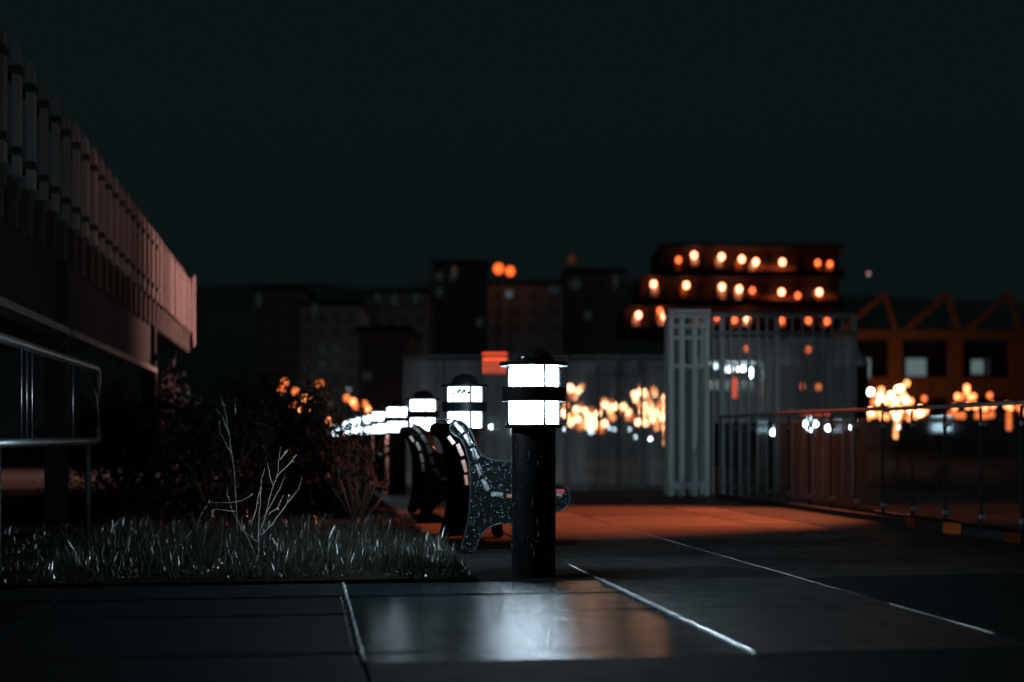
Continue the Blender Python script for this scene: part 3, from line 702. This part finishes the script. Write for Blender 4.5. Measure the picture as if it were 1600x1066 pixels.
for i, (px, py, m, lab) in enumerate([
    (767,667,'white','white lamp just right of the second bollard lamp'), (882,671,'whitedim','small white lamp touching the front bollard on its right'),
    (952,669,'whitedim','left one of two small white lamps under the first amber tangle'), (960,671,'whitedim','right one of two small white lamps under the first amber tangle'),
    (984,671,'whitedim','faint white lamp between the two amber tangles'), (993,683,'whitedim','left one of three white lamps under the second amber tangle'),
    (1003,685,'white','middle one of three white lamps under the second amber tangle'), (1016,686,'white','right one of three white lamps under the second amber tangle'),
    (1134,670,'white','white lamp seen through the balustrade near its far end'), (1208,676,'white','white lamp seen through the middle of the far balustrade'),
    (1212,669,'whitedim','faint white lamp just above a brighter one behind the balustrade'), (1258,662,'white','white lamp at the left of the bright white cluster'),
    (1266,670,'white','lower lamp in the bright white cluster behind the balustrade'), (1274,662,'white','white lamp at the right of the bright white cluster'),
    (1265,655,'whitedim','upper dim lamp of the bright white cluster'), (1294,669,'white','single white lamp right of the white cluster'),
    (1332,668,'white','large white lamp left of the orange lights'), (1335,658,'whitedim','dim lamp above the large white one'),
    (1404,668,'whitedim','small bluish lamp under the orange lights'), (1357,428,'whitedim','pale pinkish lamp high up right of the apartment building')]):
    near = 1190 < px < 1345
    globe(px, py, (22 if near else 34) if py > 500 else 120, m if py > 500 else 'palefar', (.042 if near else .034) if py > 500 else .16, lab)

# low kiosk with white ceiling lamps behind the gate
kk, x, z, s = frame('kiosk', 1150, 32, label='low pale kiosk with white ceiling lamps behind the gate bars', cat='kiosk')
fbox(x, z, 1092, 1196, 590, 606, 1.6, 1.7).build('fascia', M['cone'], kk)
fbox(x, z, 1092, 1196, 560, 566, -.2, 1.8).build('roof', M['cone'], kk)
MB().box(x(1092), x(1196), 1.75, 1.9, 0, z(566)).build('rear_wall', M['girder'], kk)
for p in (1094, 1194): MB().box(x(p)-.05, x(p)+.05, -.1, 0, 0, z(566)-.001).build('post', M['pale'], kk)
for px, py, m in ((1107,574,'white'),(1122,571,'whitedim'),(1145,576,'white'),(1160,576,'white'),(1165,575,'white'),(1177,578,'white'),(1177,585,'white'),(1140,576,'whitedim')):
    inst(ball_mesh(m, .055), 'ceiling_lamp', kk, (x(px), .4, z(py)))
o, x, z, s = frame('light_strip', 1147, 31, label='vertical red orange light strip behind the gate bars', cat='sign')
fbox(x, z, 1143, 1152, 590, 622, 0, .05).build('strip', M['redlit'], o)
o, x, z, s = frame('light_strip', 1096, 30.5, label='thin pale pink light strip right beside the gate post', cat='sign')
fbox(x, z, 1094, 1098, 600, 632, 0, .05).build('strip', emis('pink_strip', (1,.5,.42), .8), o)
o, x, z, s = frame('lit_sign', 772, 38, label='blurred red orange lit panel left of the front lamp head', cat='sign')
fbox(x, z, 754, 792, 552, 583, 0, .08).build('panel', M['redlit'], o)
o, x, z, s = frame('lit_sign', 1290, 38, label='low red lit band behind the balustrade beside the white lamps', cat='sign')
fbox(x, z, 1248, 1298, 644, 649, 0, .08).build('panel', M['redlit'], o)
string_lights([(1195,613,A2),(1197,617,AL),(1253,604,AL),(1279,605,AL),(1147,646,A2),(1147,652,A2)], 40, 'scattered small orange lights behind the gate bars', AL)

# ------------------------------------------------------------ apartment building with lit balconies
ap, x, z, s = frame('apartment_building', 1160, 140, label='dark balcony building with three rows of glowing orange lamps', cat='building')
rows = [(1035,1316,385,432), (1003,1316,432,478), (978,1316,478,520), (1110,1316,520,560), (1110,1316,560,600)]
for i, (a, b, t0, t1) in enumerate(rows):
    fbox(x, z, a, b, t0, t1, 1.5, 12).build('wall', M['wallwarm'], ap)
    fbox(x, z, a-3, b+3, t1-9, t1+1, -.3, -.1).build('parapet', M['parapet'], ap)
    fbox(x, z, a-3, b+3, t0-1, t0+2, -.3, 1.49).build('balcony_slab', M['parapet'], ap)
    n_ = int((b-a)/26)
    for k in range(n_):
        q = a + 10 + k*26
        fbox(x, z, q, q+9, t0+10, t1-10, 1.42, 1.49).build('window', M['darkglass'], ap)
MB().box(x(1110), x(1316), 1.5, 12, 0, z(600)).build('base', M['parapet'], ap)
MB().box(x(1035), x(1316), 1.5, 12, z(385), z(378)).build('roof_edge', M['parapet'], ap)
L1 = [(415,185,1),(515,155,0),(692,165,0),(822,180,0),(912,198,0),(1083,200,0),(1310,205,1),(1388,212,1),(255,340,0),(465,348,0),(695,358,0),(805,372,0),(890,382,1),(1078,392,0),(1182,415,1),(1320,392,0),
      (158,540,0),(325,545,0),(295,512,1),(568,548,1),(663,552,1),(775,572,1),(855,560,0),(1078,575,1),(1250,575,1),(1370,580,1),(855,755,1),(1250,762,1)]
for cx, cy_, dim in L1:
    px, py = 960+cx/4.1, 360+cy_/4.1
    inst(ball_mesh('sodium2' if dim else 'sodium', .24), 'balcony_lamp', ap, (x(px), .55, z(py)))
for k, (cx, cy_, dim) in enumerate(L1):  # pale panels added below the lamps, standing in for their wall glow
    if k in (5, 13, 14): continue
    dx = R.choice([-14,0,4,10,20]); h_ = R.uniform(40,85)
    o_ = fbox(x, z, 960+(cx+dx-20)/4.1, 960+(cx+dx+20)/4.1, 360+(cy_+12)/4.1, 360+(cy_+h_)/4.1, .95, 1.2).build('glow_panel', M['cone'] if k % 3 else M['hall'], ap)
for cx, cy0, cy1 in ((1010,215,280),(1120,225,290),(1000,410,470),(1130,420,480),(1390,400,490)):  # wider glow panels around the skipped lamps
    fbox(x, z, 960+(cx-70)/4.1, 960+(cx+60)/4.1, 360+cy0/4.1, 360+cy1/4.1, 1.25, 1.41).build('glow_panel', M['hall'], ap)

# saw tooth hall
hl, x, z, s = frame('saw_tooth_hall', 1440, 75, label='hall with ochre saw tooth roof trusses at the right', cat='building')
for k, x0 in enumerate((1310, 1408, 1505)):
    pk = x0+72
    for a, b in (((x0,520),(pk,460)), ((pk,460),(x0+90,520))):
        MB().bar((x(a[0]),0,z(a[1])), (x(b[0]),0,z(b[1])), .24, .28).build('truss', M['hall'], hl)
MB().box(x(1300), x(1640), -.18, .18, z(530), z(516)).build('beam', M['hall'], hl)
for p in (1398, 1492, 1588): fbox(x, z, p-11, p+11, 531, 640, -.2, .2).build('column', M['hall'], hl)
MB().box(x(1355), x(1640), -.3, -.21, z(622), z(590)).build('parapet', M['hall'], hl)
MB().box(x(1330), x(1640), 3, 6, 0, z(531)).build('rear_wall', M['hallwall'], hl)
for a, b, c_, d_, m in ((1352,1362,556,590,'wincool2'),(1374,1382,556,590,'wincool2'),(1417,1428,548,590,'wincool'),(1440,1472,556,584,'wincool2'),(1546,1565,558,580,'wincool2'),(1522,1529,580,588,'wincool2'),(1570,1576,556,582,'wincool')):
    fbox(x, z, a, b, c_, d_, 2.9, 2.99).build('window', M[m], hl)
pl = bpy.data.lights.new('hall_floodlight', 'POINT'); pl.energy = 170; pl.color = (1,.36,.1); pl.shadow_soft_size = .3
plo = bpy.data.objects.new('hall_floodlight', pl); C.objects.link(plo); plo.location = at(1392, 632, 69)

# ------------------------------------------------------------ dim town on the hill
def block(px0_, px1_, top, D, wins, label, m='facade', cols=0, rws=0, roof=None):
    o, x, z, s = frame('apartment_block', (px0_+px1_)/2, D, label=label, cat='building', group='dim town buildings behind')
    fbox(x, z, px0_, px1_, top, top, 0, 10)
    MB().box(x(px0_), x(px1_), 0, 10, -.05, z(top)).build('wall', M[m], o)
    MB().box(x(px0_)-.2, x(px1_)+.2, -.25, 10.2, z(top)+.001, z(top)+.4).build('roof', M['parapet'], o)
    for i in range(cols):
        for j in range(rws):
            w_ = (px1_-px0_)/cols; cx = px0_ + w_*(i+.5); cy_ = top + 14 + j*24
            if cy_ > 600: continue
            mm = R.choice(['darkglass']*9+['wincool'])
            fbox(x, z, cx-w_*.25, cx+w_*.25, cy_, cy_+12, -.06, -.001).build('window', M['wincool' if mm == 'wincool' else 'dimglass'], o)
    for (a, b, w_, h_, mm) in wins:
        fbox(x, z, a-w_, a+w_, b-h_, b+h_, -.3, -.1).build('lit_window', M[mm], o)
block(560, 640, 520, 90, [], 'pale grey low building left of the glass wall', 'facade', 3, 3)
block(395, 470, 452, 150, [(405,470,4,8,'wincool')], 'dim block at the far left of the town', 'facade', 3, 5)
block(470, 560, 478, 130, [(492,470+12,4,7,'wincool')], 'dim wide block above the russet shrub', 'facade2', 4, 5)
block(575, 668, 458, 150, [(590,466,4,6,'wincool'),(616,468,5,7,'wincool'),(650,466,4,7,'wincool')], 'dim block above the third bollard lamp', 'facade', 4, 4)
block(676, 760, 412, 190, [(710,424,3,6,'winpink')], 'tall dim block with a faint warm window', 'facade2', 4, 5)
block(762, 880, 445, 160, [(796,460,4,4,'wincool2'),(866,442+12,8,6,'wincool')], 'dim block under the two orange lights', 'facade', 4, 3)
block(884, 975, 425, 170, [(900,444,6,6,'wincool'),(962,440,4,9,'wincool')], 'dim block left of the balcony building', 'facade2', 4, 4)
for px, py, m, r, lab in ((779,420,'winorange',.55,'larger of two orange lights on the hill above the front lamp'), (797,424,'winorange',.5,'right one of two orange lights on the hill'), (893,406,'marker',.5,'dim orange light on the hill')):
    p = at(px, py, 156)
    o = empty('hill_lamp', (p.x, p.y, 0), -TH, label=lab, cat='lamp', group='orange lamps on the hill')
    inst(ball_mesh(m, r), 'lamp_globe', o, (0,0,p.z)); MB().tube([(0,0,0),(0,0,p.z-r)], .08, 6).build('pole', M['columnbody'], o)
o, x, z, s = frame('flag_mast', 672, 60, label='thin tall mast rising above the left end of the glass wall', cat='mast')
MB().tube([(0,0,0),(0,0,z(420))], [.06,.03], 8).build('mast_pole', M['mutedsteel'], o)
# hill
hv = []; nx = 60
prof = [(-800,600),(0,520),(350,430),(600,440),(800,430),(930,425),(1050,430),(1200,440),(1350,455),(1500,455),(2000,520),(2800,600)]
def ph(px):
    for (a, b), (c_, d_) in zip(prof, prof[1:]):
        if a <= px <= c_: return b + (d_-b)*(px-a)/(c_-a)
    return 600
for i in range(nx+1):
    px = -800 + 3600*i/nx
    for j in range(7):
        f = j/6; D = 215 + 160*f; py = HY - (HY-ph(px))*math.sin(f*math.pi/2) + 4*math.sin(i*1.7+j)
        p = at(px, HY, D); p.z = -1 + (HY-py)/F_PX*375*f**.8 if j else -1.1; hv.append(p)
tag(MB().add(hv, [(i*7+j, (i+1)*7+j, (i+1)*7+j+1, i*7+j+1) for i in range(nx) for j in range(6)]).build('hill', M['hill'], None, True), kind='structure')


# fill lamps added before the town blocks to lift their facades
for i, (px, D, e, lab) in enumerate([(440,118,900,'leftmost'),(545,112,900,'second from the left'),(655,120,1000,'third from the left'),(725,140,1300,'fourth from the left'),(850,130,1200,'fifth from the left'),(955,135,1200,'rightmost')]):
    p = at(px, HY, D); o = empty('town_fill_lamp', (p.x, p.y, 0), label='added cool fill lamp before the dim town houses, ' + lab, cat='street lamp', group='added fill lamps in the town')
    MB().tube([(0,0,0),(0,0,4.4)], .07, 6).build('pole', M['columnbody'], o)
    MB().lathe([(.04,4.4),(.3,4.45),(.3,4.5),(.05,4.62)], 10).build('lamp_head', M['columnbody'], o)
    l = bpy.data.lights.new('town_fill', 'POINT'); l.energy = e*.13; l.color = (.85,.93,1.0); l.shadow_soft_size = .15
    lo = bpy.data.objects.new('town_fill', l); C.objects.link(lo); lo.location = (p.x, p.y, 4.2)
